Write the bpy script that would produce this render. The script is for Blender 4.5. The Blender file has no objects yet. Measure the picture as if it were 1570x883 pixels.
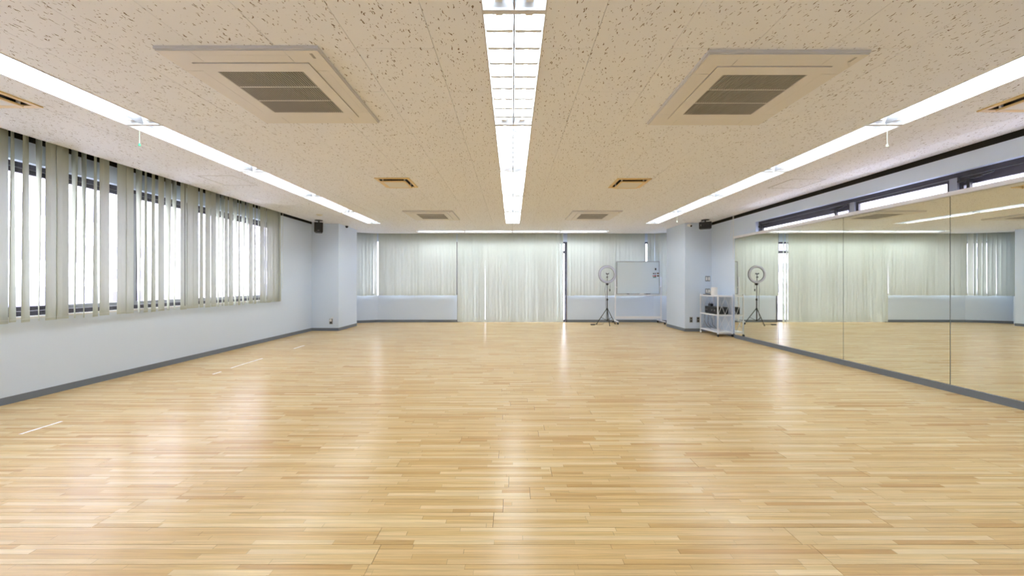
import bpy, bmesh, math, random
from mathutils import Vector, Matrix
random.seed(7)
R = math.radians
S = bpy.context.scene
C = S.collection

# ---------------------------------------------------------------- camera, world, exposure
cam_d = bpy.data.cameras.new('camera'); cam = bpy.data.objects.new('camera', cam_d); C.objects.link(cam)
cam.location = (0, 0, 1.11); cam.rotation_euler = (R(90), 0, 0)
cam_d.sensor_width = 36; cam_d.lens = 36 * 545 / 1570
cam_d.shift_x = -0.0002; cam_d.shift_y = -8.5 / 1570
cam_d.clip_start = .02; cam_d.clip_end = 500
S.camera = cam
W = bpy.data.worlds.new('overcast_sky'); S.world = W; W.use_nodes = True
W.node_tree.nodes['Background'].inputs[0].default_value = (.90, .90, 1.0, 1)
SKY = 7.0
W.node_tree.nodes['Background'].inputs[1].default_value = SKY
TUBE = 17.0
vs = S.view_settings
vs.view_transform = 'Standard'; vs.look = 'None'; vs.gamma = 1; vs.use_curve_mapping = False
vs.exposure = 0.62
try:
    S.cycles.max_bounces = 10; S.cycles.diffuse_bounces = 7; S.cycles.transparent_max_bounces = 16
    S.cycles.use_light_tree = True
except Exception: pass

H = 2.46       # ceiling height

# ---------------------------------------------------------------- materials
def mat(name, col, rough=.5, metal=0, **k):
    m = bpy.data.materials.new(name); m.use_nodes = True
    b = m.node_tree.nodes['Principled BSDF']
    b.inputs['Base Color'].default_value = (*col, 1); b.inputs['Roughness'].default_value = rough
    b.inputs['Metallic'].default_value = metal
    for kk, v in k.items(): b.inputs[kk.replace('_', ' ')].default_value = v
    return m
def nodes(m): return m.node_tree.nodes, m.node_tree.links
def nn(N, t, **k):
    n = N.new(t)
    for a, v in k.items(): setattr(n, a, v)
    return n
def math_n(N, L, op, a, b=None, c=None):
    n = N.new('ShaderNodeMath'); n.operation = op
    for i, v in enumerate((a, b, c)):
        if v is None: continue
        if isinstance(v, (int, float)): n.inputs[i].default_value = v
        else: L.new(v, n.inputs[i])
    return n.outputs[0]
def noise_bump(m, scale, strength, dist=.002):
    N, L = nodes(m); b = N['Principled BSDF']
    g = N.new('ShaderNodeNewGeometry'); n = N.new('ShaderNodeTexNoise'); n.inputs['Scale'].default_value = scale
    L.new(g.outputs['Position'], n.inputs['Vector'])
    u = N.new('ShaderNodeBump'); u.inputs['Strength'].default_value = strength; u.inputs['Distance'].default_value = dist
    L.new(n.outputs[0], u.inputs['Height']); L.new(u.outputs[0], b.inputs['Normal'])

M = {}
M['wall'] = mat('painted_wall', (.655, .75, .885), .55); noise_bump(M['wall'], 60, .15)
M['grey_paint'] = mat('grey_paint', (.70, .73, .76), .55)
M['base'] = mat('vinyl_baseboard', (.165, .19, .23), .5)
M['black'] = mat('black_plastic', (.012, .012, .014), .45)
M['slot'] = mat('black_slot', (.008, .006, .004), .8)
M['dark_frame'] = mat('dark_bronze_frame', (.045, .042, .055), .45)
M['mid_frame'] = mat('grey_aluminium', (.28, .29, .32), .4, .3)
M['white'] = mat('white_plastic', (.80, .80, .80), .4)
M['white_metal'] = mat('white_painted_metal', (.82, .84, .90), .35)
M['unit'] = mat('unit_plastic', (.72, .70, .67), .45)
M['lip'] = mat('unit_lip_plastic', (.64, .64, .65), .5)
M['gap'] = mat('unit_recess', (.012, .010, .008), .8)
M['bar'] = mat('grille_plastic', (.38, .36, .33), .5)
M['tan'] = mat('tan_diffuser_paint', (.74, .55, .24), .35)
M['plate'] = mat('diffuser_plate', (.70, .66, .55), .4)
M['reflector'] = mat('white_reflector', (.70, .74, .80), .35)
M['steel'] = mat('steel', (.35, .35, .36), .35, .8)
M['rubber'] = mat('rubber', (.02, .02, .02), .7)
M['board_white'] = mat('whiteboard_enamel', (.74, .84, .92), .3)
M['outlet'] = mat('outlet_grey', (.24, .235, .23), .5)
M['switch_dark'] = mat('switch_surround', (.16, .19, .22), .5)
M['green'] = mat('green_knob', (.05, .55, .28), .4)
M['cord'] = mat('pale_cord', (.72, .86, .70), .6)
M['ringlight'] = mat('frosted_ring', (.60, .63, .76), .3)
M['tape'] = mat('white_floor_tape', (.88, .86, .82), .5)
M['red'] = mat('magnet_red', (.45, .05, .05), .4)
M['teal'] = mat('magnet_teal', (.10, .32, .26), .4)
M['brown'] = mat('magnet_brown', (.16, .09, .04), .4)
M['amp'] = mat('amplifier_case', (.02, .024, .028), .35)
M['facade'] = mat('facade_paint', (.74, .73, .78), .8)
M['facade2'] = mat('facade_pink', (.66, .60, .66), .8)
M['pane_far'] = mat('far_window', (.17, .17, .22), .25)
M['ground'] = mat('street_concrete', (.68, .68, .72), .9)
M['mirror'] = mat('mirror_glass', (.87, .89, .81), .0, 1.0)
M['mirror_edge'] = mat('mirror_edge', (.10, .13, .10), .2)

# tube emission
m = bpy.data.materials.new('fluorescent_tube'); m.use_nodes = True; N, L = nodes(m); N.clear()
e = N.new('ShaderNodeEmission'); e.inputs[0].default_value = (.93, .98, 1, 1); e.inputs[1].default_value = TUBE
o = N.new('ShaderNodeOutputMaterial'); L.new(e.outputs[0], o.inputs[0]); M['tube'] = m

# window glass: clear pane with a faint reflection
m = bpy.data.materials.new('window_glass'); m.use_nodes = True; N, L = nodes(m); N.clear()
t = N.new('ShaderNodeBsdfTransparent'); t.inputs[0].default_value = (.97, .97, 1, 1)
g = N.new('ShaderNodeBsdfGlossy'); g.inputs['Roughness'].default_value = .02
fr = N.new('ShaderNodeLayerWeight'); fr.inputs['Blend'].default_value = .5
fz = math_n(N, L, 'MULTIPLY_ADD', math_n(N, L, 'POWER', fr.outputs['Facing'], 5.0), .7, .02)
mx = N.new('ShaderNodeMixShader'); o = N.new('ShaderNodeOutputMaterial')
L.new(fz, mx.inputs[0]); L.new(t.outputs[0], mx.inputs[1]); L.new(g.outputs[0], mx.inputs[2]); L.new(mx.outputs[0], o.inputs[0])
M['glass'] = m

# blind fabric: diffuse and translucent, vertical weave
def fabric(name, col, tr, trf):
    m = bpy.data.materials.new(name); m.use_nodes = True; N, L = nodes(m); N.clear()
    g = N.new('ShaderNodeNewGeometry'); mp = N.new('ShaderNodeMapping'); mp.inputs['Scale'].default_value = (260, 260, 9)
    L.new(g.outputs['Position'], mp.inputs[0])
    n = N.new('ShaderNodeTexNoise'); n.inputs['Scale'].default_value = 1; n.inputs['Detail'].default_value = 1
    L.new(mp.outputs[0], n.inputs['Vector'])
    r = N.new('ShaderNodeValToRGB'); r.color_ramp.elements[0].color = (*[c * .90 for c in col], 1); r.color_ramp.elements[1].color = (*[min(1, c * 1.07) for c in col], 1)
    L.new(n.outputs[0], r.inputs[0])
    d = N.new('ShaderNodeBsdfDiffuse'); L.new(r.outputs[0], d.inputs[0])
    t = N.new('ShaderNodeBsdfTranslucent'); t.inputs[0].default_value = (*tr, 1)
    x = N.new('ShaderNodeMixShader'); x.inputs[0].default_value = trf
    o = N.new('ShaderNodeOutputMaterial')
    L.new(d.outputs[0], x.inputs[1]); L.new(t.outputs[0], x.inputs[2]); L.new(x.outputs[0], o.inputs[0])
    return m
M['fabric'] = fabric('blind_fabric', (.50, .53, .42), (.72, .73, .76), .30)
M['fabric_back'] = fabric('blind_fabric_back', (.68, .735, .68), (.72, .72, .72), .24)

# ceiling board: cream with dark fissures
m = mat('fissured_board', (.74, .69, .60), .85); N, L = nodes(m); b = N['Principled BSDF']
g = N.new('ShaderNodeNewGeometry')
n1 = N.new('ShaderNodeTexNoise'); n1.inputs['Scale'].default_value = 30; n1.inputs['Detail'].default_value = 2
L.new(g.outputs['Position'], n1.inputs['Vector'])
sub = nn(N, 'ShaderNodeVectorMath', operation='SUBTRACT'); L.new(n1.outputs['Color'], sub.inputs[0]); sub.inputs[1].default_value = (.5, .5, .5)
sc_ = nn(N, 'ShaderNodeVectorMath', operation='SCALE'); L.new(sub.outputs[0], sc_.inputs[0]); sc_.inputs['Scale'].default_value = .035
ad = nn(N, 'ShaderNodeVectorMath', operation='ADD'); L.new(g.outputs['Position'], ad.inputs[0]); L.new(sc_.outputs[0], ad.inputs[1])
def flecks(scale, thr0, thr1):
    mp = N.new('ShaderNodeMapping'); mp.inputs['Scale'].default_value = scale; L.new(ad.outputs[0], mp.inputs[0])
    v = nn(N, 'ShaderNodeTexVoronoi'); v.inputs['Scale'].default_value = 1; L.new(mp.outputs[0], v.inputs['Vector'])
    rr = N.new('ShaderNodeSeparateColor'); L.new(v.outputs['Color'], rr.inputs[0])
    th = math_n(N, L, 'MULTIPLY_ADD', rr.outputs[0], thr1, thr0)
    d = math_n(N, L, 'SUBTRACT', th, v.outputs['Distance'])
    return math_n(N, L, 'MULTIPLY', math_n(N, L, 'MAXIMUM', d, 0), 30)
f1 = flecks((120, 25, 1), -.34, .70)
f2 = flecks((110, 70, 1), -.45, .75)
fm = math_n(N, L, 'MINIMUM', math_n(N, L, 'ADD', f1, f2), 1)
mx = nn(N, 'ShaderNodeMix', data_type='RGBA'); L.new(fm, mx.inputs[0])
mx.inputs[6].default_value = (.82, .84, .89, 1); mx.inputs[7].default_value = (.20, .15, .11, 1)
L.new(mx.outputs[2], b.inputs['Base Color'])
bu = N.new('ShaderNodeBump'); bu.inputs['Strength'].default_value = .5; bu.inputs['Distance'].default_value = .004; bu.invert = True
L.new(fm, bu.inputs['Height']); L.new(bu.outputs[0], b.inputs['Normal'])
M['tile'] = m
M['ceil_back'] = mat('ceiling_backing', (.30, .26, .22), .9)

# floor: staves, three strips to a board, own tone each
m = mat('maple_staves', (.7, .5, .3), .3); N, L = nodes(m); b = N['Principled BSDF']
g = N.new('ShaderNodeNewGeometry'); sx = N.new('ShaderNodeSeparateXYZ'); L.new(g.outputs['Position'], sx.inputs[0])
oi = N.new('ShaderNodeObjectInfo')
row = math_n(N, L, 'FLOOR', math_n(N, L, 'DIVIDE', math_n(N, L, 'SUBTRACT', sx.outputs[1], 1.40), .1055 / 4))
w1 = nn(N, 'ShaderNodeTexWhiteNoise', noise_dimensions='1D'); L.new(row, w1.inputs['W'])
ln = math_n(N, L, 'MULTIPLY_ADD', w1.outputs[0], .62, .34)
u = math_n(N, L, 'DIVIDE', math_n(N, L, 'MULTIPLY_ADD', w1.outputs[0], 17.3, sx.outputs[0]), ln)
idx = math_n(N, L, 'FLOOR', u)
cv = N.new('ShaderNodeCombineXYZ'); L.new(row, cv.inputs[0]); L.new(idx, cv.inputs[1]); L.new(math_n(N, L, 'MULTIPLY', oi.outputs['Random'], 97), cv.inputs[2])
w3 = nn(N, 'ShaderNodeTexWhiteNoise', noise_dimensions='3D'); L.new(cv.outputs[0], w3.inputs['Vector'])
rp = N.new('ShaderNodeValToRGB'); cr = rp.color_ramp
cr.elements[0].position = 0; cr.elements[0].color = (.57, .355, .14, 1)
cr.elements[1].position = 1; cr.elements[1].color = (.78, .615, .34, 1)
for p, c in ((.10, (.635, .425, .185)), (.45, (.685, .485, .23)), (.80, (.73, .54, .275))):
    el = cr.elements.new(p); el.color = (*c, 1)
L.new(w3.outputs[0], rp.inputs[0])
mp = N.new('ShaderNodeMapping'); mp.inputs['Scale'].default_value = (3.5, 95, 1); L.new(g.outputs['Position'], mp.inputs[0])
av = nn(N, 'ShaderNodeVectorMath', operation='ADD'); L.new(mp.outputs[0], av.inputs[0]); L.new(w3.outputs['Color'], av.inputs[1])
gn = N.new('ShaderNodeTexNoise'); gn.inputs['Scale'].default_value = 1; gn.inputs['Detail'].default_value = 4; gn.inputs['Distortion'].default_value = .6
L.new(av.outputs[0], gn.inputs['Vector'])
gr = math_n(N, L, 'MULTIPLY_ADD', gn.outputs[0], .62, .69)
# thin stave joints
fu = math_n(N, L, 'FRACT', u); ed = math_n(N, L, 'LESS_THAN', fu, .004)
fy = math_n(N, L, 'FRACT', math_n(N, L, 'DIVIDE', math_n(N, L, 'SUBTRACT', sx.outputs[1], 1.40), .1055 / 4)); ey = math_n(N, L, 'LESS_THAN', fy, .035)
jd = math_n(N, L, 'SUBTRACT', 1, math_n(N, L, 'MULTIPLY', math_n(N, L, 'MAXIMUM', ed, ey), .26))
gg = math_n(N, L, 'MULTIPLY', gr, jd)
vm = nn(N, 'ShaderNodeVectorMath', operation='SCALE'); L.new(rp.outputs[0], vm.inputs[0]); L.new(gg, vm.inputs['Scale'])
L.new(vm.outputs[0], b.inputs['Base Color'])
rn = N.new('ShaderNodeTexNoise'); rn.inputs['Scale'].default_value = 3; L.new(g.outputs['Position'], rn.inputs['Vector'])
b.inputs['Roughness'].default_value = .26
b.inputs["IOR"].default_value = 1.40
M['floor'] = m
M['subfloor'] = mat('subfloor', (.13, .07, .03), .8)

# ---------------------------------------------------------------- mesh helpers
class MB:
    def __init__(s): s.v = []; s.f = []
    def box(s, x0, x1, y0, y1, z0, z1, T=None):
        n = len(s.v)
        p = [Vector((x, y, z)) for z in (z0, z1) for x, y in ((x0, y0), (x1, y0), (x1, y1), (x0, y1))]
        if T: p = [T @ q for q in p]
        s.v += [tuple(q) for q in p]
        s.f += [tuple(n + i for i in q) for q in ((3, 2, 1, 0), (4, 5, 6, 7), (0, 1, 5, 4), (1, 2, 6, 5), (2, 3, 7, 6), (3, 0, 4, 7))]
        return s
    def prism(s, poly, z0, z1):          # convex or simple polygon, counter-clockwise
        n = len(s.v); k = len(poly)
        s.v += [(x, y, z0) for x, y in poly] + [(x, y, z1) for x, y in poly]
        s.f += [tuple(n + i for i in reversed(range(k))), tuple(n + k + i for i in range(k))]
        s.f += [(n + i, n + (i + 1) % k, n + k + (i + 1) % k, n + k + i) for i in range(k)]
        return s
    def cyl(s, a, b, r, n=12, r2=None, cap=True):
        a, b = Vector(a), Vector(b); d = (b - a).normalized(); r2 = r if r2 is None else r2
        u = d.cross(Vector((0, 0, 1)) if abs(d.z) < .9 else Vector((1, 0, 0))).normalized(); w = d.cross(u)
        k = len(s.v)
        for c, rr in ((a, r), (b, r2)):
            for i in range(n):
                t = 2 * math.pi * i / n; s.v.append(tuple(c + (u * math.cos(t) + w * math.sin(t)) * rr))
        s.f += [(k + i, k + (i + 1) % n, k + n + (i + 1) % n, k + n + i) for i in range(n)]
        if cap: s.f += [tuple(k + i for i in reversed(range(n))), tuple(k + n + i for i in range(n))]
        return s
    def tube(s, pts, r, n=6):
        pts = [Vector(p) for p in pts]; k0 = len(s.v)
        for j, p in enumerate(pts):
            d = (pts[min(j + 1, len(pts) - 1)] - pts[max(j - 1, 0)]).normalized()
            u = d.cross(Vector((.31, .2, .93)) if abs(d.z) < .95 else Vector((1, .1, 0))).normalized(); w = d.cross(u)
            for i in range(n):
                t = 2 * math.pi * i / n; s.v.append(tuple(p + (u * math.cos(t) + w * math.sin(t)) * r))
        for j in range(len(pts) - 1):
            for i in range(n):
                a = k0 + j * n + i; b = k0 + j * n + (i + 1) % n; s.f.append((a, b, b + n, a + n))
        s.f += [tuple(k0 + i for i in reversed(range(n))), tuple(k0 + (len(pts) - 1) * n + i for i in range(n))]
        return s
    def ring(s, c, axis, R0, r, n=40, m=8, flat=1.0):   # torus; axis 'y' or 'z'; flat scales along axis
        k = len(s.v)
        for i in range(n):
            t = 2 * math.pi * i / n
            for j in range(m):
                q = 2 * math.pi * j / m; rad = R0 + r * math.cos(q); h = r * flat * math.sin(q)
                x, y = rad * math.cos(t), rad * math.sin(t)
                s.v.append((c[0] + x, c[1] + h, c[2] + y) if axis == 'y' else (c[0] + x, c[1] + y, c[2] + h))
        for i in range(n):
            for j in range(m):
                s.f.append((k + i * m + j, k + i * m + (j + 1) % m, k + ((i + 1) % n) * m + (j + 1) % m, k + ((i + 1) % n) * m + j))
        return s
    def frame(s, x0, x1, y0, y1, w, z0, z1):            # flat rectangular ring
        s.box(x0, x1, y0, y0 + w, z0, z1); s.box(x0, x1, y1 - w, y1, z0, z1)
        s.box(x0, x0 + w, y0 + w, y1 - w, z0, z1); s.box(x1 - w, x1, y0 + w, y1 - w, z0, z1); return s
    def xf(s, T): s.v = [tuple(T @ Vector(p)) for p in s.v]; return s
    def build(s, name, m, parent=None, smooth=False, bevel=0):
        me = bpy.data.meshes.new(name); me.from_pydata(s.v, [], s.f)
        bm = bmesh.new(); bm.from_mesh(me); bmesh.ops.recalc_face_normals(bm, faces=bm.faces)
        if bevel: bmesh.ops.bevel(bm, geom=bm.edges[:], offset=bevel, segments=2, affect='EDGES', profile=.6)
        bm.to_mesh(me); bm.free()
        me.materials.append(m)
        if smooth:
            for p in me.polygons: p.use_smooth = True
            try: me.set_sharp_from_angle(angle=R(40))
            except Exception: pass
        o = bpy.data.objects.new(name, me); C.objects.link(o); o.parent = parent
        return o
def B(*a): return MB().box(*a)
def struct(o): o['kind'] = 'structure'; return o
def tag(o, label, cat, group=None):
    o['label'] = label; o['category'] = cat
    if group: o['group'] = group
    return o
def thing(name, loc, label, cat, group=None, rz=0):
    o = bpy.data.objects.new(name, None); C.objects.link(o); o.empty_display_size = .1
    o.location = loc; o.rotation_euler = (0, 0, rz)
    return tag(o, label, cat, group)
def dup(root, loc, rz=0):
    def cp(o, par):
        c = o.copy(); C.objects.link(c); c.parent = par
        for ch in o.children: cp(ch, c)
        return c
    kids = list(root.children)
    r = root.copy(); C.objects.link(r); r.location = loc; r.rotation_euler = (0, 0, rz)
    for ch in kids: cp(ch, r)
    return r

# ---------------------------------------------------------------- room shell
YB = -1.25                      # wall behind the camera
XL, XR = -4.60, 4.52            # side walls
YW = 9.93                       # far wall
SILL, HEAD = .77, 2.25
TOP = 2.62
# floor: dark subfloor plus boards
sub = struct(B(XL - .15, XR + .15, YB, YW + .12, -.06, -.0035).build('floor', M['subfloor']))
rh, LB, gap = .1055, 1.82, .0020
y_first = 1.40 - rh
def halfw(y): return 1.4405 * y
meshes = {}
indiv = 0; far_mb = MB()
r0 = math.floor((YB - 1.40) / rh)
order = []
k = r0
while 1.40 + k * rh < YW:
    ya = 1.40 + k * rh; yb = ya + rh
    rnd = random.Random(1000 + k); off = rnd.random() * LB if k % 2 else rnd.random() * LB
    x = XL - off
    while x < XR:
        xa, xb = max(x, XL), min(x + LB, XR)
        if xb - xa > .002:
            order.append((ya, min(yb, YW + .1), xa, xb))
        x += LB
    k += 1
for ya, yb, xa, xb in order:
    vis = yb > 1.30 and xa < halfw(yb) and xb > -halfw(yb)
    if vis and indiv < 300:
        key = (round(xb - xa, 4), round(yb - ya, 4))
        if key not in meshes:
            meshes[key] = B(gap / 2, key[0] - gap / 2, gap / 2, key[1] - gap / 2, -.0030, 0).build('board', M['floor'], sub)
            o = meshes[key]
        else:
            o = meshes[key].copy(); C.objects.link(o)
        o.location = (xa, ya, 0); indiv += 1
    else:
        far_mb.box(xa + gap / 2, xb - gap / 2, ya + gap / 2, yb - gap / 2, -.0030, 0)
fb = far_mb.build('boards', M['floor'], sub); fb['kind'] = 'stuff'

# left wall: low wall, lintel, ends
mb = MB()
T = .16
wy0, wy1 = .35, 6.93
mb.box(XL - T, XL, YB, 9.60, 0, SILL); mb.box(XL - T, XL, YB, 9.60, HEAD, TOP)
mb.box(XL - T, XL, YB, wy0, SILL, HEAD); mb.box(XL - T, XL, wy1, 9.60, SILL, HEAD)
struct(mb.build('wall_left', M['wall']))
struct(B(XL - T + .01, XL + .015, wy0, wy1, SILL, SILL + .018).build('trim_1', M['white']))
# right wall; rises behind the mirrors
rw0, rw1 = -.9, 6.60
RSILL = 1.80
mb = MB()
mb.box(XR, XR + T, YB, 9.64, 0, RSILL); mb.box(XR, XR + T, YB, 9.64, 2.235, TOP)
mb.box(XR, XR + T, YB, rw0, RSILL, 2.235); mb.box(XR, XR + T, rw1, 9.64, RSILL, 2.235)
mb.box(4.456, XR, YB, 7.108, 0, 1.985)
struct(mb.build('wall_right', M['wall']))
# wall behind the viewpoint
struct(B(XL - T, XR + T, YB - .15, YB, 0, TOP).build('wall_near', M['wall']))
# far wall in segments
pts = [(XL - .02, 9.57), (-3.75, YW), (-1.527, YW), (1.518, YW), (3.95, YW), (XR + .02, 9.67)]
def seg_T(a, b):
    d = Vector((b[0] - a[0], b[1] - a[1])); ang = math.atan2(d.y, d.x)
    return Matrix.Translation((a[0], a[1], 0)) @ Matrix.Rotation(ang, 4, 'Z'), d.length
mb = MB()
for i in range(5):
    Tm, ln = seg_T(pts[i], pts[i + 1])
    lo = 0.0 if i == 2 else .75
    if lo: mb.box(0, ln, 0, .16, 0, lo, Tm)
    mb.box(0, ln, 0, .16, HEAD, TOP, Tm)
# short piers between window openings
for i, (xa, xb) in ((0, (0, .10)), (1, (-.10, .10)), (3, (2.33, 2.432)), (4, (.0, .10))):
    Tm, ln = seg_T(pts[i], pts[i + 1])
    if i == 1: xa = 0
    mb.box(xa, xb, .04, .16, .75, HEAD, Tm)
struct(mb.build('wall_far', M['wall']))
# side piers
struct(B(XL, -3.984, 8.153, 9.11, 0, TOP).build('wall_pier_left', M['wall']))
struct(B(3.915, XR, 8.055, 9.014, 0, TOP).build('wall_pier_right', M['wall']))
# baseboards
bt = .008
struct(B(XL, XL + bt, YB, 8.153, 0, .067).build('baseboard_left', M['base']))
mb = MB().box(XL + bt, -3.984 + bt, 8.153 - bt, 8.153, 0, .067).box(-3.984, -3.984 + bt, 8.153, 9.11, 0, .067)
struct(mb.build('baseboard_pier_left', M['base']))
mb = MB().box(3.915 - bt, XR, 8.055 - bt, 8.055, 0, .067).box(3.915 - bt, 3.915, 8.055, 9.014, 0, .067)
struct(mb.build('baseboard_pier_right', M['base']))
struct(MB().box(4.440, 4.456, YB, 7.108, 0, .068).box(XR - bt, XR, 7.108, 8.047, 0, .067).build('baseboard_right', M['base']))
mb = MB()
for i in (0, 1, 3, 4):
    Tm, ln = seg_T(pts[i], pts[i + 1]); mb.box(0, ln, -bt, 0, 0, .067, Tm)
struct(mb.build('baseboard_far', M['base']))
# trim along the top of the mirrors
struct(B(4.425, XR - .001, YB, 7.112, 1.986, 2.028).build('trim_2', M['white_metal']))
# dark jambs at the sides of the full-height opening, metal threshold
struct(MB().box(-1.535, -1.505, YW - .012, YW + .12, 0, .76).build('trim_3', M['dark_frame']))
struct(MB().box(1.496, 1.526, YW - .012, YW + .12, 0, .76).build('trim_4', M['dark_frame']))
struct(B(-1.50, 1.49, YW + .002, YW + .15, -.0025, .012).build('trim_5', M['mid_frame']))
# black slot around the ceiling edge
EX0, EX1, EY = -4.47, 4.49, 9.81
mb = MB()
mb.box(XL + .0005, XL + .004, YB, 8.15, 2.445, 2.56)
mb.box(XL, EX0, YB, 9.6, 2.56, 2.58); mb.box(EX0 - .004, EX0, YB, 8.15, 2.487, 2.56)
struct(mb.build('trim_6', M['slot']))
mb = MB()
mb.box(XR - .003, XR - .0005, YB, 8.05, 2.405, 2.56)
mb.box(EX1, XR, YB, 9.6, 2.56, 2.58); mb.box(EX1, EX1 + .004, YB, 8.05, 2.487, 2.56)
struct(mb.build('trim_7', M['slot']))
struct(MB().box(-3.9, 3.9, EY, YW, 2.56, 2.58).box(-3.9, 3.9, EY, EY + .004, 2.487, 2.56).build('trim_8', M['slot']))
# roof slab closing the shell
struct(B(XL - .3, XR + .3, YB - .2, 10.2, 2.72, 2.85).build('roof_slab', M['ceil_back']))
struct(MB().box(XL - T, XL, YB, 9.6, TOP, 2.72).box(XR, XR + T, YB, 9.65, TOP, 2.72).box(XL - T, XR + T, YB - .15, YB, TOP, 2.72).box(XL, XR, YW + .02, YW + .16, TOP, 2.72).build('roof_upstand', M['ceil_back']))

# ---------------------------------------------------------------- ceiling tiles
LW = .322; PIT = 1.277; YE = 8.157
CX, LX, RX = .01, -3.155, 3.19
holes = [(CX - LW / 2, CX + LW / 2, -.782, YE), (LX - .152, LX + .152, -.782, YE), (RX - .152, RX + .152, -.782, YE),
         (-2.53, 2.54, 9.225, 9.535)]
AC = [(-1.578, 2.495), (1.61, 2.53), (-1.59, 7.13), (1.60, 7.13)]
for x, y in AC: holes.append((x - .40, x + .40, y - .40, y + .40))
DF = [(-1.555, 4.805), (1.588, 4.83), (-3.83, 2.51), (3.88, 2.575)]
for x, y in DF: holes.append((x - .19, x + .19, y - .19, y + .19))
holes += [(XL, -3.984, 8.153, 9.11), (3.915, XR, 8.055, 9.014)]
PN = [(-3.76, 4.72), (3.88, 4.865)]
for x, y in PN: holes.append((x - .226, x + .226, y - .226, y + .226))
def subtract(rects, h):
    out = []
    for a0, a1, b0, b1 in rects:
        h0, h1, g0, g1 = h
        if h0 >= a1 or h1 <= a0 or g0 >= b1 or g1 <= b0: out.append((a0, a1, b0, b1)); continue
        if h0 > a0: out.append((a0, h0, b0, b1))
        if h1 < a1: out.append((h1, a1, b0, b1))
        m0, m1 = max(a0, h0), min(a1, h1)
        if g0 > b0: out.append((m0, m1, b0, g0))
        if g1 < b1: out.append((m0, m1, g1, b1))
    return out
def clip(poly, a, b, c):               # keep a*x + b*y <= c
    out = []
    for i in range(len(poly)):
        p, q = poly[i], poly[(i + 1) % len(poly)]; dp = a * p[0] + b * p[1] - c; dq = a * q[0] + b * q[1] - c
        if dp <= 0: out.append(p)
        if (dp < 0 < dq) or (dq < 0 < dp):
            t = dp / (dp - dq); out.append((p[0] + t * (q[0] - p[0]), p[1] + t * (q[1] - p[1])))
    return out
def halfplane(p, q, off):              # line p->q, keep the side with smaller y, moved in by off
    dx, dy = q[0] - p[0], q[1] - p[1]; l = math.hypot(dx, dy); a, b = -dy / l, dx / l
    return a, b, a * p[0] + b * p[1] - off
HP = [halfplane(pts[0], pts[1], .12), halfplane(pts[4], pts[5], .12)]
def polys(rect):
    rs = [rect]
    for h in holes: rs = subtract(rs, h)
    res = []
    for a0, a1, b0, b1 in rs:
        if a1 - a0 < .004 or b1 - b0 < .004: continue
        p = [(a0, b0), (a1, b0), (a1, b1), (a0, b1)]
        for hp in HP: p = clip(p, *hp)
        if len(p) >= 3: res.append(p)
    return res
ceil_mb = MB(); tiles = []
k = -11
tg = .0013
while .007 + k * .4553 < EX1:
    xa, xb = max(.007 + k * .4553, EX0), min(.007 + (k + 1) * .4553, EX1)
    if xb > xa + .01:
        yo = 2.05 if k % 2 == 0 else 2.516
        j = -4
        while yo + j * .925 < EY:
            ya, yb = max(yo + j * .925, YB), min(yo + (j + 1) * .925, EY)
            if yb > ya + .01:
                ps = polys((xa + tg, xb - tg, ya + tg, yb - tg))
                if ps: tiles.append(ps)
            j += 1
    k += 1
rs_all = polys((EX0, EX1, YB, EY))
for p in rs_all: ceil_mb.prism(p, 2.4705, 2.487)
ceil_o = struct(ceil_mb.build('ceiling', M['ceil_back']))
tiles.sort(key=lambda ps: abs(sum(p[1] for p in ps[0]) / len(ps[0]) - 5))
rest = MB()
for i, ps in enumerate(tiles):
    mbt = MB() if i < 300 else rest
    for p in ps: mbt.prism(p, H, 2.470)
    if i < 300: mbt.build('tile', M['tile'], ceil_o)
if rest.v:
    o = rest.build('tiles', M['tile'], ceil_o); o['kind'] = 'stuff'

# ceiling access hatches
for i, (x, y) in enumerate(PN):
    t = thing('access_hatch', (x, y, H), ('square access hatch in the ceiling between the left light row and the window blinds', 'square access hatch in the ceiling between the right light row and the mirrors')[i], 'hatch', 'ceiling access hatches')
    MB().frame(-.225, .225, -.225, .225, .006, -.001, .009).build('frame', M['bar'], t)
    B(-.215, .215, -.215, .215, 0, .009).build('lid', M['tile'], t)

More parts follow.
